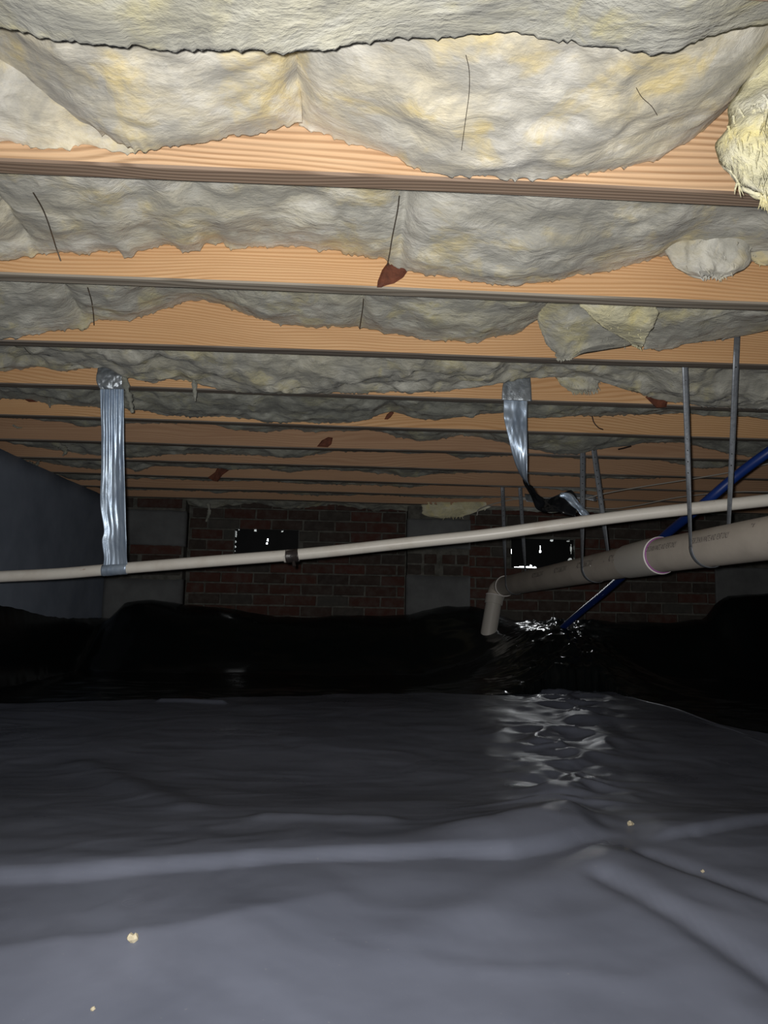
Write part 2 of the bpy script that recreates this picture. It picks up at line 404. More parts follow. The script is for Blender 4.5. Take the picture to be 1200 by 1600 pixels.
# vents: iron frame, black sheet stuffed in the hole with gaps where daylight leaks in
def vent(v, label, leaks, px0, px1, py0, py1):
    root = empty('foundation_vent', label, 'vent', None, ((v[0]+v[1])/2, WALLY, v[2]))
    n1, n2 = 100, 50; X_ = np.linspace(v[0], v[1], n1+1); Z_ = np.linspace(v[3], v[2], n2+1)
    XX, ZZ = np.meshgrid(X_, Z_, indexing='ij'); Y_ = WALLY+.03+.001*fbm(XX*9, ZZ*9, 2)
    fr = np.stack([XX, Y_, ZZ], -1).reshape(-1, 3)
    keep = []
    for i in range(n1):
        for j in range(n2):
            x = px0+(i+.5)/n1*(px1-px0); y = py0+(j+.5)/n2*(py1-py0)
            if not any(((x-cx)/(rx*.85))**2+((y-cy)/(ry*.8))**2 < 1 for cx, cy, rx, ry in leaks):
                a_ = i*(n2+1)+j; keep.append([a_, a_+n2+1, a_+n2+2, a_+1])
    kq = len(fr); bk = fr.copy(); bk[:, 1] += .003
    put(raw('cover_sheet', fr.tolist()+bk.tolist(), keep+[[i+kq for i in f[::-1]] for f in keep], M['black']), root)
    b = bmesh.new(); t = .008
    for (x0, x1, z0, z1) in ((v[0]-t, v[0]+.001, v[2]-t, v[3]+t), (v[1]-.001, v[1]+t, v[2]-t, v[3]+t), (v[0], v[1], v[3]-.001, v[3]+t), (v[0], v[1], v[2]-t, v[2]+.001)):
        box(b, x0, x1, WALLY+.006, WALLY+.05, z0, z1)
    bm_obj('frame', b, M['block'], root)
vent(vents[0], 'black covered foundation vent left of the middle pier, daylight at its left edge',
     [(367, 835, 1.6, 6.5), (366.8, 847, 1, 3), (366.8, 855, 1.2, 2), (371, 827.6, 1.5, 1.4), (397, 828.5, 2.6, 2), (439.5, 829, 1.6, 1.8), (417, 843, .9, 3.2), (416, 848.5, 1.7, 2.2), (449, 876, 3, 2.4), (366.8, 862, .9, 1.5), (425, 876, 3, .9), (390, 876.4, 9, .7)], 366, 466, 827, 877)
vent(vents[1], 'black covered foundation vent behind the large drain pipe with daylight along its lower edge',
     [(820, 886.4, 18, 1.0), (831, 884.5, 2.2, 2.4), (837, 887, 2.8, 2.4), (860, 885.5, 3, 2), (893, 874, 4.2, 4.2), (894.5, 856, 1.3, 10), (864, 843.5, 3, 2.2), (846, 855, .9, 3.5), (846, 861, 2, 2.6), (890, 844, 4, .9), (800, 862, .6, 14)], 799, 898, 842, 888)

# ------------------------------------------------------------------ joists
YJ = {n: JY(n) for n in range(-5, 11)}
jl = {1: 'nearest floor joist in view, rough sawn pale pine with a brown lower edge', 2: 'second joist from the camera, clean pine with a red knot at its middle',
      3: 'third joist from the camera, bare pine face rising in a hump between two sagging batts', 4: 'fourth joist from the camera, the one both foil straps are fixed to',
      5: 'fifth joist from the camera, pine board just beyond the one with the foil straps', 6: 'sixth joist from the camera, pine board with a dark red knot left of middle',
      7: 'seventh joist from the camera, dim pine board crossed by the curled foil tail', 8: 'eighth joist from the camera, dim board with a dark curled knot above the left vent',
      9: 'ninth joist from the camera, second last board before the brick wall', 10: 'last joist, directly above the top of the brick wall',
      0: 'joist just above the top edge of the view', -1: 'joist overhead of the camera', -2: 'first joist behind the camera', -3: 'second joist behind the camera', -4: 'third joist behind the camera'}
joists = {}
for n in range(0, 11):
    x0, x1, y0, y1 = XL, XR, 0, .038
    nx = 60; xs_ = np.linspace(x0, x1, nx); prof = np.array([(0.0, .235), (0.0, .004), (.003, .0), (.035, .0), (.038, .004), (.038, .235)])
    V = []; 
    for i, x in enumerate(xs_):
        wob = .0025*math.sin(x*1.3+n*2.1) + .0015*math.sin(x*4.1+n)
        for (py, pz) in prof: V.append((x, py + wob*.6, pz + (wob if pz < .1 else 0)))
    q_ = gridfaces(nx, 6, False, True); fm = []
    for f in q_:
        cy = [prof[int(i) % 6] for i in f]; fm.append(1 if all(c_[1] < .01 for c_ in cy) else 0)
    fcs = q_.tolist() + [[0, 1, 2, 3, 4, 5], [(nx-1)*6+i for i in range(5, -1, -1)]]; fm += [0, 0]
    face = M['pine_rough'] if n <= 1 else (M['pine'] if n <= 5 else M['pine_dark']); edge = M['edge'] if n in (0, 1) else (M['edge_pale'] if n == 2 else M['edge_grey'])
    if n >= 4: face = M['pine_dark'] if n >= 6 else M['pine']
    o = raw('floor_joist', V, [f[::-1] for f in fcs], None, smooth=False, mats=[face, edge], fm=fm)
    o.location = (0, YJ[n], JZ)
    meta(o, jl[n], 'joist', 'floor joists crossing the ceiling'); joists[n] = o
def knot(n, pts):
    """sunken-looking dark knot plate standing just proud of the joist face"""
    w = [at(x, y, YJ[n]) for x, y in pts]; c = sum(w, Vector())/len(w)
    b = bmesh.new(); out = [b.verts.new((p.x, YJ[n]-.001, p.z)) for p in w]; inn = [b.verts.new((c.x+(p.x-c.x)*.75, YJ[n]-.006, c.z+(p.z-c.z)*.75)) for p in w]
    bk = [b.verts.new((p.x, YJ[n]+.004, p.z)) for p in w]
    L = len(w); b.faces.new(inn)
    for i in range(L):
        j = (i+1) % L; b.faces.new((out[i], out[j], inn[j], inn[i])); b.faces.new((bk[i], bk[j], out[j], out[i]))
    bmesh.ops.recalc_face_normals(b, faces=b.faces)
    o = bm_obj('knot', b, M['knot']); o['label'] = 'dark red knot'
    put(o, joists[n])
knot(2, [(589, 449), (590, 440), (597, 422), (606, 410), (614, 407), (625, 411), (636, 414), (639, 421), (630, 434), (616, 443), (604, 446), (596, 449)])
knot(4, [(1008, 620), (1020, 617), (1034, 619), (1043, 628), (1041, 636), (1027, 637), (1018, 630)])
knot(5, [(600, 656), (604, 648), (612, 641), (616, 645), (611, 652), (606, 656)])
knot(6, [(495, 698), (503, 688), (513, 683), (520, 684), (518, 694), (512, 699)])
knot(8, [(325, 746), (336, 738), (343, 725), (355, 722), (362, 727), (358, 735), (348, 742), (340, 752), (333, 751)])
knot(5, [(38, 624), (48, 620), (60, 622), (58, 628), (45, 628)])

# ------------------------------------------------------------------ insulation batts
def batt(label, n, sil, m, near=None, seed=0, pinch=(), dx=.006, xr=None, ztop=.115, yc=None, amp=1.0, group='fibreglass batts between the joists', px=None, ragged=.004, yn=None, bulge=.012):
    Yc = (YJ[n]-.003) if yc is None else yc
    Yn = (YJ[n-1]+.041) if yn is None else yn
    W = [at(x, y, Yc) for x, y in sil]; wx = np.array([w.x for w in W]); wz = np.array([w.z for w in W])
    x0, x1 = xr if xr else (XL+.01, XR-.01)
    if px: x0, x1 = at(px[0], 400, Yc).x, at(px[1], 400, Yc).x
    X = np.arange(x0, x1, dx); nx = len(X)
    zc = np.interp(X, wx, wz)
    outl = np.clip(wx[0]-X, 0, 9)+np.clip(X-wx[-1], 0, 9)
    zc = zc + np.minimum(outl*2, 1)*.03*(fbm(X*2.2, seed*3.1, 0)+.2)
    zs = np.convolve(np.pad(zc, 9, mode='edge'), np.hanning(21)[1:-1]/np.hanning(21).sum(), 'valid')
    zc = zc + ragged*fbm(X*30, seed, 1.5, 3) + ragged*1.0*np.abs(vnoise(X*90, seed, 4)) - ragged*1.2*np.clip(vnoise(X*170, seed, 9)-.35, 0, 1)*2
    v = np.concatenate([[0, .012, .03], np.linspace(.06, 1, 24)])
    XX, VV = np.meshgrid(X, v, indexing='ij')
    zt_ = JZ + ztop + .03*fbm(X*2.5, seed+9.5, 0, 2); zt_ = np.maximum(zt_, zs+.03)
    Zc = zs[:, None] + (zc-zs)[:, None]*np.exp(-VV/.06); Zt = zt_[:, None]
    YY = Yc - (Yc-Yn)*VV
    curl = 1-np.exp(-VV/.05)
    ZZ = Zc + (Zt-Zc)*VV**.95 - bulge*np.sin(math.pi*np.clip(VV, 0, 1))
    A = np.clip(VV/.15, 0, 1)
    d1 = fbm(XX*7, YY*11, seed+.5, 3); d2 = fbm(XX*22+d1, YY*34, seed+4.5, 3); d3 = 1-np.abs(fbm(XX*11, YY*22, seed+7.5, 3))
    ZZ = ZZ + amp*A*(.018*d1 + .006*d2 - .012*d3)
    YY = YY + amp*np.clip(VV/.1, 0, 1)*(1-VV)*(.016*d1+.01*d2)
    for p in pinch:
        xp = at(p, 400, Yc).x; g = np.exp(-np.abs(XX-xp)/.018); ZZ = ZZ + .03*g*A
    if px:
        ex = np.minimum(XX-x0, x1-XX); ZZ = ZZ + .03*np.exp(-ex/.02)*A
    YY[:, 0] = Yc
    if yc is None: YY = np.minimum(YY, YJ[n]-.003)
    YY = np.maximum(YY, Yn)
    ring = np.stack([XX, YY, ZZ], -1)
    tz = JZ+.225
    t1 = np.stack([X, np.full(nx, Yn), np.full(nx, tz)], -1)[:, None]; t2 = np.stack([X, np.full(nx, Yc), np.full(nx, tz)], -1)[:, None]
    P = np.concatenate([ring, t1, t2], 1); mm = P.shape[1]
    fcs = gridfaces(nx, mm, False, True).tolist() + [list(range(mm)), [(nx-1)*mm+i for i in range(mm-1, -1, -1)]]
    o = raw('insulation_batt', P.reshape(-1, 3), fcs, m)
    return meta(o, label, 'insulation', group)

silA0 = [(-60, 30), (0, 45), (50, 58), (100, 68), (175, 77), (240, 79), (320, 80), (430, 82), (500, 80), (560, 70), (620, 62), (700, 62), (800, 53), (850, 60), (900, 68), (950, 77), (1000, 80), (1020, 88), (1060, 80), (1100, 62), (1150, 45), (1260, 30)]
batt('grey white fibreglass roll hanging along the very top of the picture', 1, silA0, M['ins_mid'], seed=1, yc=.80, yn=.40, ztop=.02, dx=.005, amp=.35, bulge=.018, ragged=.003)  # darker grey stands in for the flash beam weakening at the top
silA1 = [(-120, 75), (0, 128), (50, 152), (100, 178), (150, 206), (190, 228), (225, 236), (290, 230), (330, 222), (370, 212), (395, 213), (430, 205), (463, 193)]
batt('bulging cream batt in front of the nearest joist, left of the cusp', 1, silA1, M['ins_near'], seed=2, px=(-1350, 468), yc=1.075, yn=.803, ztop=.045, amp=.6, dx=.004)
silA2 = [(463, 193), (500, 210), (540, 222), (590, 238), (630, 252), (665, 270), (700, 277), (760, 280), (830, 280), (880, 283), (905, 275), (940, 270), (990, 262), (1030, 248), (1070, 225), (1100, 205), (1120, 180), (1200, 120), (1300, 90)]
big_batt = batt('largest cream yellow batt, bellying over the nearest joist at centre right', 1, silA2, M['ins_near'], seed=3, px=(459, 1330), yn=.803, ztop=.05, amp=.6, dx=.004, bulge=.018)
silA3 = [(-160, 215), (0, 222), (60, 232), (105, 232), (150, 230), (200, 240), (240, 228), (300, 180)]
batt('pale flap of batt tucked low against the left end of the nearest joist', 1, silA3, M['ins_near'], seed=4, px=(-700, 300), yn=1.0, ztop=.06, amp=.4, dx=.004, bulge=.0)
silB = [(0, 408), (35, 405), (60, 398), (90, 395), (120, 400), (150, 395), (188, 392), (194, 404), (202, 402), (215, 395), (240, 388), (265, 382), (285, 393), (310, 393), (320, 383), (350, 380), (362, 390), (375, 390), (400, 386), (430, 387), (470, 388), (500, 392), (530, 393), (560, 402), (580, 406), (600, 404), (620, 420), (660, 430), (680, 433), (725, 440), (770, 446), (805, 448), (830, 443), (865, 440), (900, 433), (940, 425), (980, 418), (1010, 410), (1033, 400), (1100, 396), (1200, 414)]
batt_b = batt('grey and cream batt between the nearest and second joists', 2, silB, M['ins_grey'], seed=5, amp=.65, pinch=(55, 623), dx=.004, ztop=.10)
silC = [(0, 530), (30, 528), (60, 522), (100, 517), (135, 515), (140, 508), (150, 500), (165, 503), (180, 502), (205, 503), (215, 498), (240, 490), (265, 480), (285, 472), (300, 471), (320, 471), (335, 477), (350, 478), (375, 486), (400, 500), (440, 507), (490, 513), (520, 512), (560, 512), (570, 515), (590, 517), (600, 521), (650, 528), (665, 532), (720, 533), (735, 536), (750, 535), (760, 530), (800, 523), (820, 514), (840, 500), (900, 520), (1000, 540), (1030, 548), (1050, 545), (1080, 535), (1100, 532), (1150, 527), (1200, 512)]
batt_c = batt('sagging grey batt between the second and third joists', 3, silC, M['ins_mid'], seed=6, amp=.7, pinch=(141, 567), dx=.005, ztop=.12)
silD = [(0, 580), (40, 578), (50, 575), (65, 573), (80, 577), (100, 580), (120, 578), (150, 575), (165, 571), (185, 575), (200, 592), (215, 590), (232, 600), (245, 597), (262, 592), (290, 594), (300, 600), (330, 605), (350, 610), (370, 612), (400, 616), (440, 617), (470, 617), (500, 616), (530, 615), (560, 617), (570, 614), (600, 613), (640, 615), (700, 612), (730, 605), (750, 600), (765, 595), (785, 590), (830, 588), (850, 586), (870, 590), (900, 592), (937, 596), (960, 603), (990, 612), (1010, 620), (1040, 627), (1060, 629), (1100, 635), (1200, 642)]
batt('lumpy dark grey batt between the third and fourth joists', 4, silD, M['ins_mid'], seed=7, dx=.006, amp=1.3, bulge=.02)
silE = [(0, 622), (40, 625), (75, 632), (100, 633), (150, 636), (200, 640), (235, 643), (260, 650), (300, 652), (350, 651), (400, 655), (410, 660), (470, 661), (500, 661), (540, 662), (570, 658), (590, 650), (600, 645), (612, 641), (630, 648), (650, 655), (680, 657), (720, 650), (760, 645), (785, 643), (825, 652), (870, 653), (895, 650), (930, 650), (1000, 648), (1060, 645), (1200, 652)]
batt('darkened grey batt between the fourth and fifth joists', 5, silE, M['ins_far'], seed=8, dx=.007, amp=1.2, bulge=.018)
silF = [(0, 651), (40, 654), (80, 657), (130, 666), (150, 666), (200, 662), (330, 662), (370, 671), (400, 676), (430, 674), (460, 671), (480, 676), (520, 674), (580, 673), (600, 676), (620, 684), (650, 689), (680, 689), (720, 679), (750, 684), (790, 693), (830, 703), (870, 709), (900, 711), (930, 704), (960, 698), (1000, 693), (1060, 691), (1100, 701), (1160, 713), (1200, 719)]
batt('darkened grey batt between the fifth and sixth joists', 6, silF, M['ins_far'], seed=9, dx=.008)
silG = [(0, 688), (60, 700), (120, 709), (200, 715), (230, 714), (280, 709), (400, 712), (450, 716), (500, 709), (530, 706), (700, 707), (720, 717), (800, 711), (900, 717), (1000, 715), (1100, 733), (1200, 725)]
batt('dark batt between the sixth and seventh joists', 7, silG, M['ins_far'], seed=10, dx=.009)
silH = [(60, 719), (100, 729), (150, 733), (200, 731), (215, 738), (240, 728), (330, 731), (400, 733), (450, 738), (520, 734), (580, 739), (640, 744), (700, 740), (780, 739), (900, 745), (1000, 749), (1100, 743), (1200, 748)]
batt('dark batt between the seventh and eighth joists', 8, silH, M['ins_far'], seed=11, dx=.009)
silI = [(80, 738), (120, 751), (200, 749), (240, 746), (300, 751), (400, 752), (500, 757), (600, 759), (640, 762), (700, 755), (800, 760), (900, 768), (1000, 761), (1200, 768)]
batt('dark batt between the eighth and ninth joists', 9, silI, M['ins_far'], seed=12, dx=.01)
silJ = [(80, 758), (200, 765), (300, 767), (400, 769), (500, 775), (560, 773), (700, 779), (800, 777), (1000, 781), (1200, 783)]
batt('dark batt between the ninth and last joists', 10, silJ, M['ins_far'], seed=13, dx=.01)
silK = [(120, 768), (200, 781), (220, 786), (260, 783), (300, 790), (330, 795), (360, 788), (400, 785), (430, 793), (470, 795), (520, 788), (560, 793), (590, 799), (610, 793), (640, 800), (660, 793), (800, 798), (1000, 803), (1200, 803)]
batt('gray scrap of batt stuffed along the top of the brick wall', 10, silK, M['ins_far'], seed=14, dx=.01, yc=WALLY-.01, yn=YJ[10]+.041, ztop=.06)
# batts out of the picture overhead are left out; the bay above the camera closes with one batt

def flap(label, rows, m, thick=.02, seed=0, nu=34, amp=.01, jag=.0, belly=.02, tufts=0, name='loose_batt_piece', tl=.05, tw=.008, group=None):
    """loose hanging piece of batt; rows of (left px, right px, py-left, py-right, Y)"""
    L = smooth_path([at(r[0], r[2], r[4]) for r in rows], 7); Rr = smooth_path([at(r[1], r[3], r[4]) for r in rows], 7)
    A = np.array(L); B = np.array(Rr); n = len(A); u = np.linspace(0, 1, nu); v = np.linspace(0, 1, n)
    U, V_ = np.meshgrid(u, v); P = A[:, None]*(1-u)[None, :, None]+B[:, None]*u[None, :, None]
    side = np.clip(np.minimum(U, 1-U)/.18, 0, 1)**.5; end = np.clip((1-V_)/.15, 0, 1)**.5
    nz_ = fbm(P[..., 0]*16, P[..., 2]*16, seed, 4); nz2 = fbm(P[..., 0]*60, P[..., 2]*60, seed+3, 3)
    fr = P.copy(); fr[..., 1] -= belly*side*end + (amp*nz_+amp*.3*nz2)*side*end
    fr[..., 2] += -jag*np.abs(fbm(U*14, seed, 2, 3))*np.clip((V_-.7)/.3, 0, 1)
    fr[..., 0] += amp*.5*fbm(V_*9, seed, 5, 3)*(1-side)
    bk = fr.copy(); bk[..., 1] = P[..., 1] + thick*side*end*.4
    k_ = n*nu; q_ = gridfaces(n, nu); fcs = q_.tolist()+(q_[:, ::-1]+k_).tolist()
    for i in range(n-1):
        a_, b2 = i*nu, (i+1)*nu; fcs += [[b2, a_, a_+k_, b2+k_], [a_+nu-1, b2+nu-1, b2+nu-1+k_, a_+nu-1+k_]]
    for j in range(nu-1):
        a_ = (n-1)*nu+j; fcs += [[j, j+1, j+1+k_, j+k_], [a_+1, a_, a_+k_, a_+1+k_]]
    Vt = fr.reshape(-1, 3).tolist()+bk.reshape(-1, 3).tolist()
    rr = random.Random(seed)
    for t in range(tufts):                                   # shaggy ends and fibres
        j = rr.randrange(nu); i = n-1 if rr.random() < .6 else rr.randrange(n//3, n)
        c_ = Vector(fr[i, j]); ln = tl*rr.uniform(.4, 1); w = tw*rr.uniform(.5, 1.2); dirv = Vector((rr.uniform(-.5, .5), -.25, -1)).normalized()
        c_ = c_ - dirv*ln*.35; base = len(Vt)
        for s_ in range(4):
            f_ = s_/3; cc = c_+dirv*ln*f_+Vector((.3*w*math.sin(f_*5+t), 0, 0)); ww = w*(1-f_)**.7+.0004
            for q3 in range(4): Vt.append(tuple(cc+Vector((ww*math.cos(q3*math.pi/2), ww*.6*math.sin(q3*math.pi/2), 0))))
        for s_ in range(3):
            for q3 in range(4):
                a_ = base+s_*4+q3; b2 = base+s_*4+(q3+1) % 4; fcs.append([a_, b2, b2+4, a_+4])
    o = raw(name, Vt, fcs, m)
    return meta(o, label, 'insulation', group)

flap('torn shaggy yellow batt end hanging past the nearest joist at the right edge', [(1185, 1300, 95, 95, .98), (1160, 1310, 150, 150, .97), (1130, 1320, 200, 200, .965), (1117, 1330, 240, 240, .96), (1135, 1335, 270, 275, .96), (1160, 1335, 288, 300, .96), (1178, 1330, 292, 306, .965)], M['ins_yellow'], .05, 21, 60, .024, .014, .05, 800, tl=.045, tw=.0028)
flap('rounded tuft of batt drooping over the second joist at the right', [(1045, 1190, 322, 322, 1.43), (1038, 1178, 360, 360, 1.445), (1036, 1170, 392, 395, 1.455), (1050, 1168, 415, 415, 1.46), (1075, 1150, 427, 428, 1.465), (1095, 1135, 431, 431, 1.468)], M['ins_grey'], .03, 22, 44, .014, .006, .03, 40, tl=.02, tw=.004)
flap('small pale tuft of batt over the second joist at the right edge', [(1165, 1330, 330, 330, 1.44), (1168, 1330, 380, 380, 1.455), (1172, 1330, 405, 408, 1.465), (1190, 1330, 413, 416, 1.468)], M['ins_grey'], .03, 23, 30, .012, .004, .02, 20, tl=.015, tw=.004)
flap('rumpled grey flap of batt drooping over the third joist at centre right', [(855, 960, 474, 474, 1.74), (843, 985, 492, 500, 1.79), (848, 1000, 520, 530, 1.84), (858, 985, 540, 541, 1.87), (868, 920, 553, 551, 1.88), (873, 895, 561, 559, 1.885)], M['ins_mid'], .03, 24, 50, .016, .004, .03, 60, tl=.012, tw=.003)
flap('bright yellow torn batt wedge poking out over the third joist', [(905, 1029, 470, 476, 1.68), (915, 1026, 488, 492, 1.70), (938, 1018, 508, 515, 1.73), (968, 1010, 524, 530, 1.78), (990, 1003, 538, 544, 1.82)], M['ins_yellow'], .03, 25, 46, .012, .002, .02, 30, tl=.012, tw=.003)
flap('smooth grey strip of batt over the third joist right of the yellow wedge', [(1020, 1210, 492, 492, 1.80), (1012, 1210, 512, 505, 1.83), (1004, 1205, 532, 515, 1.87), (1006, 1150, 546, 527, 1.895)], M['ins_mid'], .02, 26, 40, .006, .002, .012, 6, tl=.01, tw=.002)
flap('fringed tuft of batt in front of the fourth joist right of the twisted foil strap', [(860, 938, 576, 576, 2.27), (868, 938, 590, 590, 2.28), (880, 936, 603, 603, 2.29), (893, 934, 611, 611, 2.3)], M['ins_mid'], .02, 27, 36, .01, .006, .015, 60, tl=.022, tw=.003)
flap('yellowish scrap of batt on top of the middle masonry pier', [(657, 770, 785, 785, WALLY-.16), (660, 765, 796, 793, WALLY-.155), (663, 735, 805, 803, WALLY-.15), (690, 722, 809, 807, WALLY-.15)], M['ins_yellow'], .03, 28, 30, .012, .004, .02, 10, tl=.03, tw=.005)
def shred(label, pts, r, seed, m='ins_mid'):
    P = smooth_path([at(*p) for p in pts], 6); n = len(P); rr = random.Random(seed)
    o = tube('fibre_shred', P, r, M[m], None, 7, True, [r*(.5+.9*rr.random())*(1-.75*abs(2*i/(n-1)-.7)**2*.5) for i in range(n)])
    meta(o, label, 'insulation')
shred('grey fibre shred hanging beside the top of the wide foil strap', [(192, 575, 2.29), (196, 600, 2.29), (203, 625, 2.3), (207, 645, 2.31)], .011, 1, 'ins_far')
shred('short fibre shred hanging right of the wide foil strap', [(302, 588, 2.28), (304, 605, 2.29), (305, 627, 2.3)], .008, 2, 'ins_far')
shred('thin fibre shred on the fifth joist left of the wide foil strap', [(75, 607, 2.68), (77, 625, 2.69), (78, 637, 2.69)], .006, 3, 'ins_far')
shred('pale speck of fibre between the fourth and fifth joists at the left', [(127, 610, 2.6), (128, 620, 2.6)], .007, 4)
shred('curled fibre shred below the sixth joist at the left', [(80, 690, 3.4), (95, 697, 3.4), (103, 705, 3.42), (98, 712, 3.43)], .012, 5, 'ins_far')
shred('fibre shred hanging off the top of the left wall', [(325, 787, 4.75), (327, 800, 4.75), (322, 815, 4.76)], .012, 6, 'ins_far')
shred('pale curled shred where the left wall meets the joists', [(45, 722, 3.9), (55, 728, 3.9), (62, 718, 3.88)], .014, 7, 'ins_far')
shred('grey hanging thread below the left end of the sixth joist', [(20, 664, 3.1), (27, 668, 3.1), (35, 668, 3.1)], .004, 8, 'ins_far')

# support rods and threads that pinch the batts
def rod(label, pts, r, name='support_wire', m='rod'):
    meta(tube(name, smooth_path([at(*p) for p in pts], 5), r, M[m], None, 8), label, 'wire')
bpy.context.view_layer.update()
def on(o, px, py, lift=.0015):
    """place on the batt's own surface where the wire lies"""
    d = (rot @ Vector(((px-600)/F, (800-py)/F, -1.0))).normalized(); h, loc, nrm, _ = o.ray_cast(CAM, d)
    return loc - d*lift if h else None
def rod_on(label, o, px, tail, r, name='support_wire', m='rod'):
    P_ = [on(o, *p) for p in px]; P_ = [p for p in P_ if p is not None and p.y > .5] + [at(*t) for t in tail]
    meta(tube(name, smooth_path(P_, 4), r, M[m], None, 8), label, 'wire')
def line(pts, n=9):
    P_ = smooth_path([Vector((x, y, 0)) for x, y in pts], n); return [(p.x, p.y) for p in P_]
rod_on('dark support wire under the batt before the second joist, at the far left', batt_b, line([(52, 301), (66, 325), (76, 350), (88, 388)], 4), [(95, 408, 1.488)], .0014)
rod_on('dark support wire at the middle of the batt before the second joist', batt_b, line([(624, 306), (621, 330), (613, 370), (609, 395)], 4), [(605, 415, 1.488)], .0013)
rod_on('dark support wire at the left of the batt before the third joist', batt_c, line([(137, 449), (143, 470), (146, 490)], 4), [(147, 508, 1.898)], .0015)
rod_on('dark support wire at the middle of the batt before the third joist', batt_c, line([(568, 467), (567, 480), (564, 500)], 4), [(562, 514, 1.898)], .0016)
rod_on('faint loose thread down the middle of the largest cream batt', big_batt, line([(728, 86), (733, 110), (733, 145), (727, 190), (721, 235)], 6), [], .0005, 'loose_thread')
rod_on('short faint thread on the right part of the largest cream batt', big_batt, line([(994, 137), (1003, 152), (1018, 166), (1027, 180)], 4), [], .0005, 'loose_thread')
rod('dark twig like thread curling below the fourth joist at the right', [(925, 650, 2.6), (928, 660, 2.6), (935, 668, 2.6), (942, 671, 2.61)], .002, 'loose_thread', 'wire')
rod('short dark thread stuck on the sixth joist at the right', [(966, 702, 3.0), (975, 700, 3.0), (986, 697, 3.0)], .003, 'loose_thread', 'wire')

# ------------------------------------------------------------------ plastic sheets on the ground
def ground(px, py):
    """point of the near ground under a photo pixel"""
    d = rot @ Vector(((px-600)/F, (800-py)/F, -1.0)); z = -.38
    for _ in range(12):
        Y = z/d.z*d.y; z = float(base(Y))
    return (z/d.z)*d
def base(Y): return -.36 - .07*(1-sstep(.5, 1.1, Y)) - .05*sstep(1.15, 1.9, Y) + .04*sstep(1.9, 3.1, Y)
edge_px = [(-300, 1110), (0, 1101), (200, 1095), (350, 1090), (600, 1086), (800, 1084), (860, 1080), (930, 1080), (1000, 1093), (1060, 1110), (1100, 1125), (1150, 1140), (1200, 1150), (1500, 1165)]
E = [ground(*p) for p in edge_px]; EX = np.array([e.x for e in E]); EY = np.array([e.y for e in E])
bk_px = [(120, 962), (175, 965), (200, 940), (240, 938), (290, 946), (330, 949), (370, 954), (430, 964), (480, 963), (560, 960), (600, 963), (640, 962), (660, 955), (700, 948), (735, 949), (760, 956), (800, 970), (880, 973), (960, 971), (1050, 974), (1100, 968), (1118, 945), (1135, 934), (1200, 928), (1400, 920)]
Bp = [at(x, y, 4.81) for x, y in bk_px]; BX = np.array([b.x for b in Bp]); BZ = np.array([b.z-ZC for b in Bp])
def polyY(pts):
    g = [ground(*p) for p in pts]; return np.array([a.x for a in g]), np.array([a.y for a in g])
def far_h(X, Y):
    z = base(Y) - .012
    ze = np.interp(X, BX, BZ) + .004*fbm(X*9, 1.1, 0, 3)
    s = sstep(4.2, 4.80, Y); z = z*(1-s) + ze*s
    # mound of crumpled plastic where the drain and the water line go down
    m = np.exp(-((X-1.12)/.42)**2)*sstep(3.2, 4.05, Y)*(1-sstep(4.5, 4.8, Y)); z = z + m*(-.075-z)*.9
    # climbs the left wall
    zl = -.02 - .075*sstep(3.3, 4.4, Y) + .012*fbm(Y*4, 3.3, 0, 3); s2 = sstep(LEFTX+.07, LEFTX+.01, X)
    z = z*(1-s2) + np.maximum(zl, z)*s2
    z = z + .010*fbm(X*2.4, Y*2.4, 5.5, 3)
    # crumple
    cx = .80+.29*(Y-2.8); wdt = np.exp(-((X-cx)/(.20+.03*(Y-2.3)))**2)
    r1 = 1-np.abs(fbm(X*5+2*fbm(X*2, Y*3, 1), Y*13, 2.5, 4)); r2 = np.abs(fbm(X*9, Y*26, 3.5, 3))
    z = z + wdt*(.035*r1**2+.034*r2) - wdt*.03
    r3 = 1-np.abs(fbm(X*4, Y*7, 9.5, 3)); z = z + .007*r3
    return z
xs_ = np.concatenate([np.arange(LEFTX+.008, .2, .02), np.arange(.2, 1.6, .0075), np.arange(1.6, RIGHTX, .03)])
ys_ = np.concatenate([np.arange(1.9, 4.4, .011), np.linspace(4.4, 4.81, 40)])
XX, YY = np.meshgrid(xs_, ys_, indexing='ij'); ZZ = far_h(XX, YY)
ZZ = np.where(YY < np.interp(XX, EX, EY)-.02, np.minimum(ZZ, base(YY)-.02), ZZ)
P = np.stack([XX, YY, ZZ+ZC], -1)
def sheet_obj(name, P, m, label, th=.0015):
    n, mm = P.shape[:2]; t = P.reshape(-1, 3); b2 = t.copy(); b2[:, 2] -= th; q_ = gridfaces(n, mm); k_ = len(t)
    fcs = q_.tolist()+(q_[:, ::-1]+k_).tolist()
    for i in range(n-1):
        a_, c_ = i*mm, (i+1)*mm; fcs += [[c_, a_, a_+k_, c_+k_], [a_+mm-1, c_+mm-1, c_+mm-1+k_, a_+mm-1+k_]]
    o = raw(name, np.concatenate([t, b2]), fcs, m); return meta(o, label, 'plastic sheet')
sheet_obj('plastic_sheet', P, M['sheet_far'], 'glossy black plastic ground sheet running back to the brick wall and up its foot')

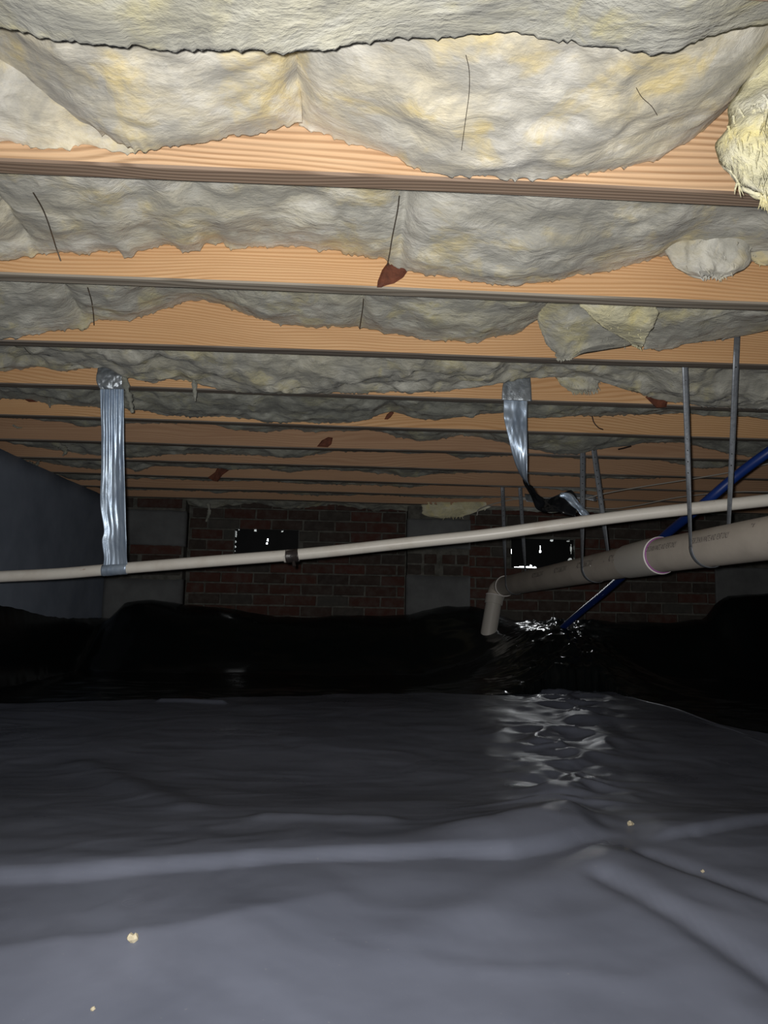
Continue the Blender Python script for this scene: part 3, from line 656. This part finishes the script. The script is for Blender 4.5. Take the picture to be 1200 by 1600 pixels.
f1 = polyY([(-200, 1385), (0, 1394), (80, 1393), (200, 1381), (400, 1364), (600, 1350), (690, 1343), (800, 1345), (870, 1330), (940, 1310), (960, 1308)])
f2 = polyY([(-200, 1560), (0, 1523), (150, 1505), (300, 1478), (430, 1447), (540, 1410), (620, 1385)])
f3 = polyY([(1010, 1316), (1100, 1306), (1200, 1290), (1500, 1255)])
def seg(X, Y, a, b):
    a = ground(*a); b = ground(*b); ax, ay = a.x, a.y; dx_, dy_ = b.x-a.x, b.y-a.y; L2 = dx_*dx_+dy_*dy_
    t = np.clip(((X-ax)*dx_+(Y-ay)*dy_)/L2, 0, 1); return np.hypot(X-ax-t*dx_, Y-ay-t*dy_)
def near_h(X, Y):
    z = base(Y)
    def win(fx, f): return sstep(fx[0]-.02, fx[0]+.06, X)*(1-sstep(fx[-1]-.05, fx[-1]+.01, X))
    d = Y-np.interp(X, *f1); w = win(f1[0], 0); z = z + w*(.014*np.clip(d/.024, 0, 1)**.85+.006*sstep(0, .08, d))*np.exp(-np.clip(d, 0, 9)/.16)*(d > 0)
    d = Y-np.interp(X, *f2); w = 1-sstep(f2[0][-1]-.2, f2[0][-1]+.02, X); z = z + w*.022*np.where(d > 0, np.exp(-d/.10), np.exp(d/.3))
    d = Y-np.interp(X, *f3); w = sstep(f3[0][0]-.01, f3[0][0]+.08, X); z = z + w*(.014*np.clip(d/.022, 0, 1)**.85+.004*sstep(0, .07, d))*np.exp(-np.clip(d, 0, 9)/.16)*(d > 0)
    # raised facet
    g1 = ground(830, 1300); d = Y-np.interp(X, *f1)
    z = z + .028*sstep(-.02, .13, d)*np.exp(-(np.abs(X-g1.x)/.14)**3)*np.exp(-np.clip(d-.13, 0, 9)/.12)*(d > 0)
    z = z - .010*np.exp(-(seg(X, Y, (945, 1370), (1215, 1530))/.022)**2) - .008*np.exp(-(seg(X, Y, (1015, 1332), (1215, 1405))/.02)**2)
    z = z + .006*np.exp(-(seg(X, Y, (640, 1470), (960, 1340))/.04)**2)+.005*np.exp(-(seg(X, Y, (960, 1340), (1180, 1600))/.05)**2)
    z = z + .010*np.exp(-(seg(X, Y, (130, 1195), (290, 1265))/.05)**2)+.008*np.exp(-(seg(X, Y, (420, 1285), (600, 1290))/.03)**2)
    z = z + .014*np.exp(-(seg(X, Y, (252, 1096), (347, 1099))/.016)**2)
    # crumpled patch below the drain
    g2 = ground(890, 1180); wdt = np.exp(-((X-.29*Y)/(.05+.05*Y))**2)*sstep(1.2, 1.6, Y)
    z = z + wdt*(.036*(1-np.abs(fbm(X*4.0, Y*5, 1.5, 3)))**2+.006*np.abs(fbm(X*9, Y*20, 3.1, 2))) - wdt*.016
    z = z + .007*fbm(X*2.2, Y*2.2, 7.7, 3) + .003*(1-np.abs(fbm(X*5+1.5*fbm(X*2, Y*2, 3), Y*8, 8.8, 3)))
    # lifted far lip lying over the other sheet
    e = np.interp(X, EX, EY); z = z + .002*np.exp(-(e-Y)/.06) + .006*fbm(X*5, 4.4, 0, 3)*np.exp(-(e-Y)/.05)
    return z
xs_ = np.arange(LEFTX+.008, 2.6, .0095); n_t = 400; tt = np.linspace(0, 1, n_t)
ee = np.interp(xs_, EX, EY)
YY = -.3 + .7*np.clip(tt/.15, 0, 1)[None, :] + (ee[:, None]-.4)*np.clip((tt-.15)/.85, 0, 1)[None, :]; XX = xs_[:, None]*np.ones((1, n_t))
ZZ = near_h(XX, YY)
ZZ = np.maximum(ZZ, -ZC+.004)
s2 = sstep(LEFTX+.2, LEFTX+.012, XX); ZZ = ZZ*(1-s2)+(-.06)*s2
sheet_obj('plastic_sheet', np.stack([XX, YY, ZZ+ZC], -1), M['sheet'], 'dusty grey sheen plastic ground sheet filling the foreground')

def near_pt(px, py):
    d = rot @ Vector(((px-600)/F, (800-py)/F, -1.0)); z = -.37
    for _ in range(20):
        s = z/d.z; z = float(near_h(np.array([d.x*s]), np.array([d.y*s]))[0])
    s = z/d.z; return CAM + d*s
def chip(label, px, py, r, seed):
    c_ = near_pt(px, py); b = bmesh.new(); bmesh.ops.create_icosphere(b, subdivisions=2, radius=r); rr = random.Random(seed)
    for v in b.verts: v.co = Vector((v.co.x*rr.uniform(.7, 1.2), v.co.y*rr.uniform(.6, 1.2), v.co.z*rr.uniform(.4, 1.0)))
    for v in b.verts: v.co += Vector((0, 0, r*.5))
    o = bm_obj('debris_chip', b, M['paper']); o.location = c_; meta(o, label, 'debris')
chip('small pale crumb of debris on the foreground plastic at lower left', 207, 1470, .0065, 1)
chip('tiny pale speck on the foreground plastic below the larger crumb', 145, 1578, .0025, 2)
chip('pale blob standing in for a glint in the crease of the plastic at right', 985, 1290, .006, 3)  # glint on the plastic imitated by a pale blob, no debris here
chip('tiny pale speck beside the right hand fold of the plastic', 1098, 1363, .003, 4)

# ------------------------------------------------------------------ pipes
sp = [(-60, 905, 2.48), (0, 901, 2.47), (90, 896.5, 2.46), (180, 889, 2.44), (330, 877, 2.42), (480, 865, 2.40), (640, 848, 2.36), (760, 835.5, 2.31), (860, 822, 2.27), (980, 806, 2.22), (1100, 792.5, 2.16), (1200, 781.5, 2.11), (1400, 758, 2.02)]
SP = smooth_path([at(*p) for p in sp], 6)
root = empty('water_pipe', 'thin white plastic pipe slung across the whole view', 'pipe', None, SP[0])
tube('pipe', SP, .0183, M['pvc_small'], root, 24)
def near_i(pts, px, sp_=sp): return min(range(len(pts)), key=lambda i: abs(proj(pts[i])[0]-px))
def proj(p):
    q = rot.transposed() @ (Vector(p)-CAM); return (600+F*q.x/-q.z, 800-F*q.y/-q.z)
c0 = at(457, 868.5, 2.405); dirp = (at(480, 865.5, 2.40)-at(430, 870, 2.41)).normalized()
cl = [c0-dirp*.021, c0-dirp*.019, c0-dirp*.017, c0+dirp*.017, c0+dirp*.019, c0+dirp*.021]
o = tube('rubber_collar', cl, .02, M['rubber'], root, 20, True, [.0195, .0225, .0215, .0215, .0225, .0195])
o = tube('clamp_screw', [c0+Vector((.004, -.005, -.018)), c0+Vector((.008, -.012, -.034))], .006, M['rubber'], o, 10)
o = tube('pipe_end_ring', [c0-dirp*.027, c0-dirp*.021], .0198, M['pvc_hub'], root, 20)

PA = at(786, 916.5, 4.50); PB = at(1022, 869.5, 2.50); PC = at(1200, 841, 1.90); dr = (PC-PB).normalized(); PC2 = PC + dr*.5
root = empty('drain_pipe', 'thick beige drain pipe coming towards the right edge on strap hangers', 'pipe', None, PB)
d1 = (PB-PA).normalized(); RB = .0572
ax = [(PA, PB), (PB, PC2)]
tube('pipe', [PA, PA.lerp(PB, .33), PA.lerp(PB, .66), PB], RB, M['pvc_big'], root, 48)
tube('pipe', [PB, PB.lerp(PC2, .5), PC2], RB, M['pvc_big'], root, 48)
hb = [PB-d1*.15, PB-d1*.145, PB-d1*.0, PB+dr*.005]
cpl = tube('coupling', [PB-d1*.195, PB-d1*.10, PB+d1*.0, PB+dr*.045], RB, M['pvc_hub'], root, 48, True, [RB+.0045, RB+.0055, RB+.006, RB+.0062])
# white rim and purple primer of the coupling
def torus(name, c, axis, R_, r_, m, parent, a0=0, a1=2*math.pi):
    axis = axis.normalized(); a = axis.cross(Vector((0, 0, 1))).normalized(); b = axis.cross(a)
    n = 49; P_ = [c+(a*math.cos(a0+(a1-a0)*i/(n-1))+b*math.sin(a0+(a1-a0)*i/(n-1)))*R_ for i in range(n)]
    return tube(name, P_, r_, m, parent, 8, True)
torus('coupling_rim', PB+dr*.046, dr, RB+.0035, .0032, M['rim'], cpl)['label'] = 'bright white rim of the coupling'
torus('primer_ring', PB+dr*.052, dr, RB+.0006, .0032, M['primer'], cpl)['label'] = 'purple primer smear'
# elbow and drop
EB = at(772, 938, 4.52); ED = at(764, 985, 4.50); ed = (ED-EB).normalized()
bend = smooth_path([PA+d1*.05, PA, at(778, 922, 4.54), EB.lerp(at(776, 928, 4.55), .5), EB], 6)
elb = tube('elbow', bend, .055, M['pvc_big'], root, 32, True, [.0605-.011*i/(len(bend)-1) for i in range(len(bend))])
ehb = tube('elbow_hub', [EB-ed*.03, EB-ed*.028, EB+ed*.02, EB+ed*.024], .054, M['pvc_hub'], root, 32)
torus('hub_rim', EB-ed*.03, ed, .0535, .0035, M['rim'], ehb)
torus('hub_rim', PA+d1*.055, d1, .0605, .0028, M['rim'], elb)
tube('drop_pipe', [EB, EB.lerp(ED, .5), ED, ED+ed*.12], .0475, M['pvc_hub'], root, 32)

def pipe_text(txt, s0, A, B, ang, hgt):
    """print wrapped on the pipe, s0 = (start, end) pixel x along the axis"""
    cu = bpy.data.curves.new('print', 'FONT'); cu.body = txt; cu.size = 1; cu.resolution_u = 2
    to = bpy.data.objects.new('print', cu); C.objects.link(to); bpy.context.view_layer.update()
    me = bpy.data.meshes.new_from_object(to.evaluated_get(bpy.context.evaluated_depsgraph_get())); bpy.data.objects.remove(to)
    co = np.array([v.co[:] for v in me.vertices]); w = co[:, 0].max(); 
    ts = np.linspace(-.1, 1.1, 900); xs2 = np.array([proj(A.lerp(B, float(t)))[0] for t in ts])
    t0, t1 = np.interp(s0[0], xs2, ts), np.interp(s0[1], xs2, ts)
    axd = (B-A).normalized(); side = axd.cross(Vector((0, 0, 1))).normalized(); up_ = side.cross(axd).normalized()
    if side.dot(CAM-A) < 0: side = -side
    V = []
    for x, y, _ in co:
        p = A.lerp(B, float(t0+(t1-t0)*x/w)); th = math.radians(ang)+(y-.35)*hgt/RB
        V.append(p + side*math.cos(th)*(RB+.0006) + up_*math.sin(th)*(RB+.0006))
    for v, c_ in zip(me.vertices, V): v.co = c_
    me.materials.clear(); me.materials.append(M['ink']); me.name = 'print'
    o = bpy.data.objects.new('print', me); C.objects.link(o); put(o, root); o['label'] = 'dark printed lettering'
pipe_text('FOR DRAIN WASTE AND VENT ONLY', (1108, 1168), PB, PC2, 18, .026)
pipe_text('FOR DRAIN WASTE AND VENT ONLY', (1033, 1082), PB, PC2, 18, .026)
pipe_text('ASTM D 2665 DWV', (973, 999), PA, PB, 14, .034)
pipe_text('ASTM D 2665 DWV', (921, 947), PA, PB, 14, .034)
pipe_text('ASTM D 2665 DWV', (884, 904), PA, PB, 14, .034)
pipe_text('ASTM D 2665 DWV', (848, 866), PA, PB, 14, .034)

bp = [(1300, 640, 2.2), (1200, 707, 2.32), (1150, 744, 2.40), (1095, 791, 2.5), (1040, 836, 2.78), (985, 889, 3.1), (945, 925, 3.5), (915, 950, 3.8), (888, 973, 4.05), (870, 990, 4.2)]
meta(tube('water_line', smooth_path([at(*p) for p in bp], 6), .0165, M['blue'], None, 20), 'blue plastic water line sloping down behind both pale pipes', 'pipe')
def cable(label, pts, r=.003):
    meta(tube('cable', smooth_path([at(*p) for p in pts], 6), r, M['cable'], None, 8), label, 'cable')
cable('upper thin grey cable, sloping up to the right under the far joists', [(905, 782, 3.6), (945, 771, 3.55), (1000, 761, 3.5), (1070, 750, 3.4), (1140, 738, 3.3), (1210, 722, 3.2), (1290, 700, 3.1)])
cable('thin grey cable running level just above the white pipe at the right', [(880, 790, 4.0), (950, 795, 4.0), (1000, 789, 3.9), (1060, 777, 3.8), (1140, 769, 3.7), (1210, 768, 3.6), (1300, 765, 3.5)])
cable('dark loose cable looped at the wall top right of the middle pier', [(745, 805, 4.75), (750, 795, 4.7), (780, 785, 4.6), (815, 780, 4.5), (870, 790, 4.5)], .004)

# ------------------------------------------------------------------ perforated strap hangers
def strap(name, label, strands, loopc, axd, w, holes=.03):
    """two strands and the loop below the pipe; strands = [(top), (where it meets the pipe)] for both sides"""
    root_ = empty(name, label, 'pipe hanger', 'strap hangers of the drain pipe', strands[0][0])
    half = Vector((w/2, 0, 0)); yh = Vector((0, w/2, 0))
    for (T, B_) in strands:
        pT, pB = proj(T), proj(B_); fr_ = [(abs(q_.z-(JZ-.012)), i_, q_) for i_, q_ in enumerate(at(pT[0]+(pB[0]-pT[0])*f_/60, pT[1]+(pB[1]-pT[1])*f_/60, T.y) for f_ in range(61))]
        K_ = min(fr_)[2]; mid = K_.lerp(B_, .5)
        LR = [(T-half, T+half), (K_-half, K_+half), (mid-half*.75+yh*.4, mid+half*.75-yh*.4), (K_.lerp(B_, .8)-half*.25+yh*.9, K_.lerp(B_, .8)+half*.25-yh*.9), (B_+yh, B_-yh)]
        LR = [(a, b) for a, b in LR]
        st = ribbon('strand', LR, .0016, M['galv'], root_, 4, 8)
        hm = bmesh.new(); ln = (B_-T).length; kx = int(ln*.6/holes)
        for i in range(1, kx):
            zz_ = T.z-holes*i; c_ = T.lerp(K_, (T.z-zz_)/(T.z-K_.z)) if zz_ > K_.z else K_.lerp(B_, (K_.z-zz_)/(K_.z-B_.z))
            r_ = bmesh.ops.create_cone(hm, cap_ends=True, segments=8, radius1=.0022, radius2=.0022, depth=.0030, matrix=Matrix.Translation(c_) @ Matrix.Rotation(math.pi/2, 4, 'X'))
        ho = bm_obj('punched_holes', hm, M['hole'], st); ho['label'] = 'row of dark punched holes'; ho['kind'] = 'stuff'
    axd = axd.normalized(); side = axd.cross(Vector((0, 0, 1))).normalized(); up_ = side.cross(axd).normalized()
    if side.x > 0: side = -side
    n = 26; LR = []
    for i in range(n):
        th = math.radians(185)*i/(n-1) - math.radians(2); e = side*math.cos(th)-up_*math.sin(th)
        c_ = loopc+e*(RB+.0022); LR.append((c_+axd*w/2, c_-axd*w/2))
    ribbon('loop', LR, .0016, M['galv'], root_, 4, 1)
def loop_at(px, A, B):
    ts = np.linspace(0, 1, 600); xs2 = np.array([proj(A.lerp(B, float(t)))[0] for t in ts]); return A.lerp(B, float(np.interp(px, xs2, ts)))
def hanger(label, px, A, B, topL, topR, w):
    c_ = loop_at(px, A, B); axd = (B-A).normalized(); side = axd.cross(Vector((0, 0, 1))).normalized()
    if side.x > 0: side = -side
    strap('strap_hanger', label, [(at(*topL), c_+side*(RB+.0022)), (at(*topR), c_-side*(RB+.0022))], c_, axd, w)
hanger('grey perforated strap loop nearest the right edge, straddling the third joist', 1108, PB, PC2, (1070, 560, 1.957), (1152, 524, 1.900), .017)
hanger('grey perforated strap pair meeting the drain pipe left of its coupling', 931, PA, PB, (911, 672, 3.12), (924, 672, 3.12), .024)
hanger('small grey strap pair nearest the brick wall, above the drain pipe elbow', 806, PA, PB, (785, 752, 4.34), (812, 750, 4.34), .024)

# ------------------------------------------------------------------ foil straps
def wr_left(u, s):
    pl = np.exp(-s/.35)
    return .0045*np.sin(u*30+1.5*np.sin(s*5))*(.06+np.exp(-s/.16)) + .0032*fbm(u*2, s*6, 2.2, 3) + .0009*fbm(u*9, s*14, 6.2, 3) + .006*np.sin(u*math.pi)
root = empty('foil_strap', 'wide silver foil strap hanging at left and holding the white pipe', 'strap', None, at(175, 600, 2.30))
LR = [((157, 600, 2.300), (194, 600, 2.300)), ((157, 630, 2.305), (194, 630, 2.305)), ((158, 680, 2.32), (194, 680, 2.32)), ((158, 740, 2.345), (195, 740, 2.345)), ((157, 790, 2.37), (196, 790, 2.37)), ((162, 828, 2.385), (197, 828, 2.385)), ((159, 845, 2.39), (198, 845, 2.39)), ((162, 870, 2.405), (198, 870, 2.405)), ((161, 884, 2.412), (199, 882, 2.412))]
ribbon('strip', [(at(*a), at(*b)) for a, b in LR], .0008, M['foil'], root, 40, 14, wr_left)
def wr_top(u, s): return .006*fbm(u*3, s*30, 4.4, 3)+.004*np.abs(fbm(u*8, s*50, 1.2, 3))
LR = [((152, 572, 2.296), (196, 574, 2.296)), ((151, 582, 2.290), (197, 583, 2.29)), ((150, 592, 2.288), (197, 592, 2.288)), ((153, 602, 2.290), (196, 602, 2.290)), ((157, 608, 2.294), (194, 608, 2.294))]
ribbon('gathered_top', [(at(*a), at(*b)) for a, b in LR], .001, M['foil_dull'], root, 24, 6, wr_top)
pc = at(180, 889.0, 2.44); n = 22; LR = []
axd = (at(199, 887.5, 2.438)-at(162, 890.5, 2.442)).normalized(); L_, R_ = pc-axd*.040, pc+axd*.040
for i in range(n):
    th = math.radians(50-270*i/(n-1)); e = Vector((0, -math.cos(th), math.sin(th))); r_ = .0205
    LR.append((L_+e*r_, R_+e*r_))
ribbon('pipe_wrap', LR, .001, M['foil'], root, 16, 1, lambda u, s: .0015*np.abs(fbm(u*6, s*40, 3.3, 3)))

root = empty('foil_strap', 'twisted silver foil strap hanging loose at centre right with a crumpled tail', 'strap', None, at(808, 600, 2.30))
LR = [((786, 586, 2.303), (824, 588, 2.303)), ((787, 605, 2.300), (824, 606, 2.300)), ((787, 628, 2.296), (824, 628, 2.296)), ((787, 640, 2.297), (824, 643, 2.297)), ((788, 653, 2.292), (824, 658, 2.305)), ((791, 668, 2.305), (824, 674, 2.32)), ((798, 700, 2.33), (824, 706, 2.32)), ((806, 726, 2.36), (824, 732, 2.325)), ((813, 742, 2.39), (825, 750, 2.335)), ((820, 752, 2.42), (827, 758, 2.345))]
ribbon('strip', [(at(*a), at(*b)) for a, b in LR], .0008, M['foil'], root, 20, 10, lambda u, s: .0025*fbm(u*4, s*12, 5.5, 3)+.004*np.abs(u-.5)*np.exp(-((s-.15)/.08)**2))
LR = [((784, 606, 2.292), (828, 592, 2.292)), ((783, 616, 2.290), (830, 606, 2.290)), ((783, 626, 2.289), (831, 626, 2.289))]
LR = [((789, 590, 2.289), (829, 590, 2.289)), ((785, 605, 2.287), (830, 606, 2.287)), ((784, 625, 2.287), (831, 627, 2.287))]
tab = ribbon('nailed_tab', [(at(*a), at(*b)) for a, b in LR], .001, M['foil_dull'], root, 20, 8, lambda u, s: .0025*fbm(u*4, s*22, 7.5, 3))
for (x, y) in ((799, 612), (813, 610)):
    p = at(x, y, 2.283); tube('nail_head', [p, p+Vector((0, .006, 0))], .0042, M['galv'], tab, 12)
LR = [((812, 738, 2.385), (827, 757, 2.34)), ((820, 756, 2.41), (833, 763, 2.36)), ((830, 778, 2.44), (842, 774, 2.39)), ((841, 797, 2.46), (853, 780, 2.42)), ((856, 800, 2.49), (865, 776, 2.46)), ((872, 800, 2.51), (880, 770, 2.49)), ((884, 804, 2.51), (893, 766, 2.52)), ((900, 808, 2.49), (902, 780, 2.51))]
o = ribbon('dark_underside', [(at(*a), at(*b)) for a, b in LR], .0008, M['foil_back'], root, 16, 8, lambda u, s: .005*fbm(u*3, s*25, 9.5, 3)); o['label'] = 'black underside of the strap'
LR = [((872, 774, 2.485), (878, 771, 2.49)), ((882, 780, 2.47), (890, 769, 2.48)), ((896, 792, 2.45), (902, 781, 2.46)), ((906, 802, 2.44), (914, 794, 2.45)), ((914, 809, 2.44), (922, 804, 2.46))]
o = ribbon('crumpled_end', [(at(*a), at(*b)) for a, b in LR], .0008, M['foil'], root, 14, 8, lambda u, s: .007*fbm(u*3, s*35, 9.5, 3)); o['label'] = 'bright crumpled end of the strap'
LR = [((820, 771, 4.3), (834, 772, 4.3)), ((822, 784, 4.28), (836, 785, 4.28))]
o = ribbon('foil_scrap', [(at(*a), at(*b)) for a, b in LR], .001, M['foil_dull'], None, 10, 6, lambda u, s: .005*fbm(u*3, s*20, 3, 3)); meta(o, 'dull silver foil scrap at the wall top behind the crumpled foil tail', 'foil')
LR = [((885, 768, 3.75), (930, 774, 3.72)), ((888, 776, 3.74), (932, 783, 3.71))]
o = ribbon('foil_scrap', [(at(*a), at(*b)) for a, b in LR], .001, M['foil_dull'], None, 10, 6, lambda u, s: .004*fbm(u*3, s*20, 3, 3)); meta(o, 'dull foil scrap crossing behind the middle strap pair under the joists', 'foil')
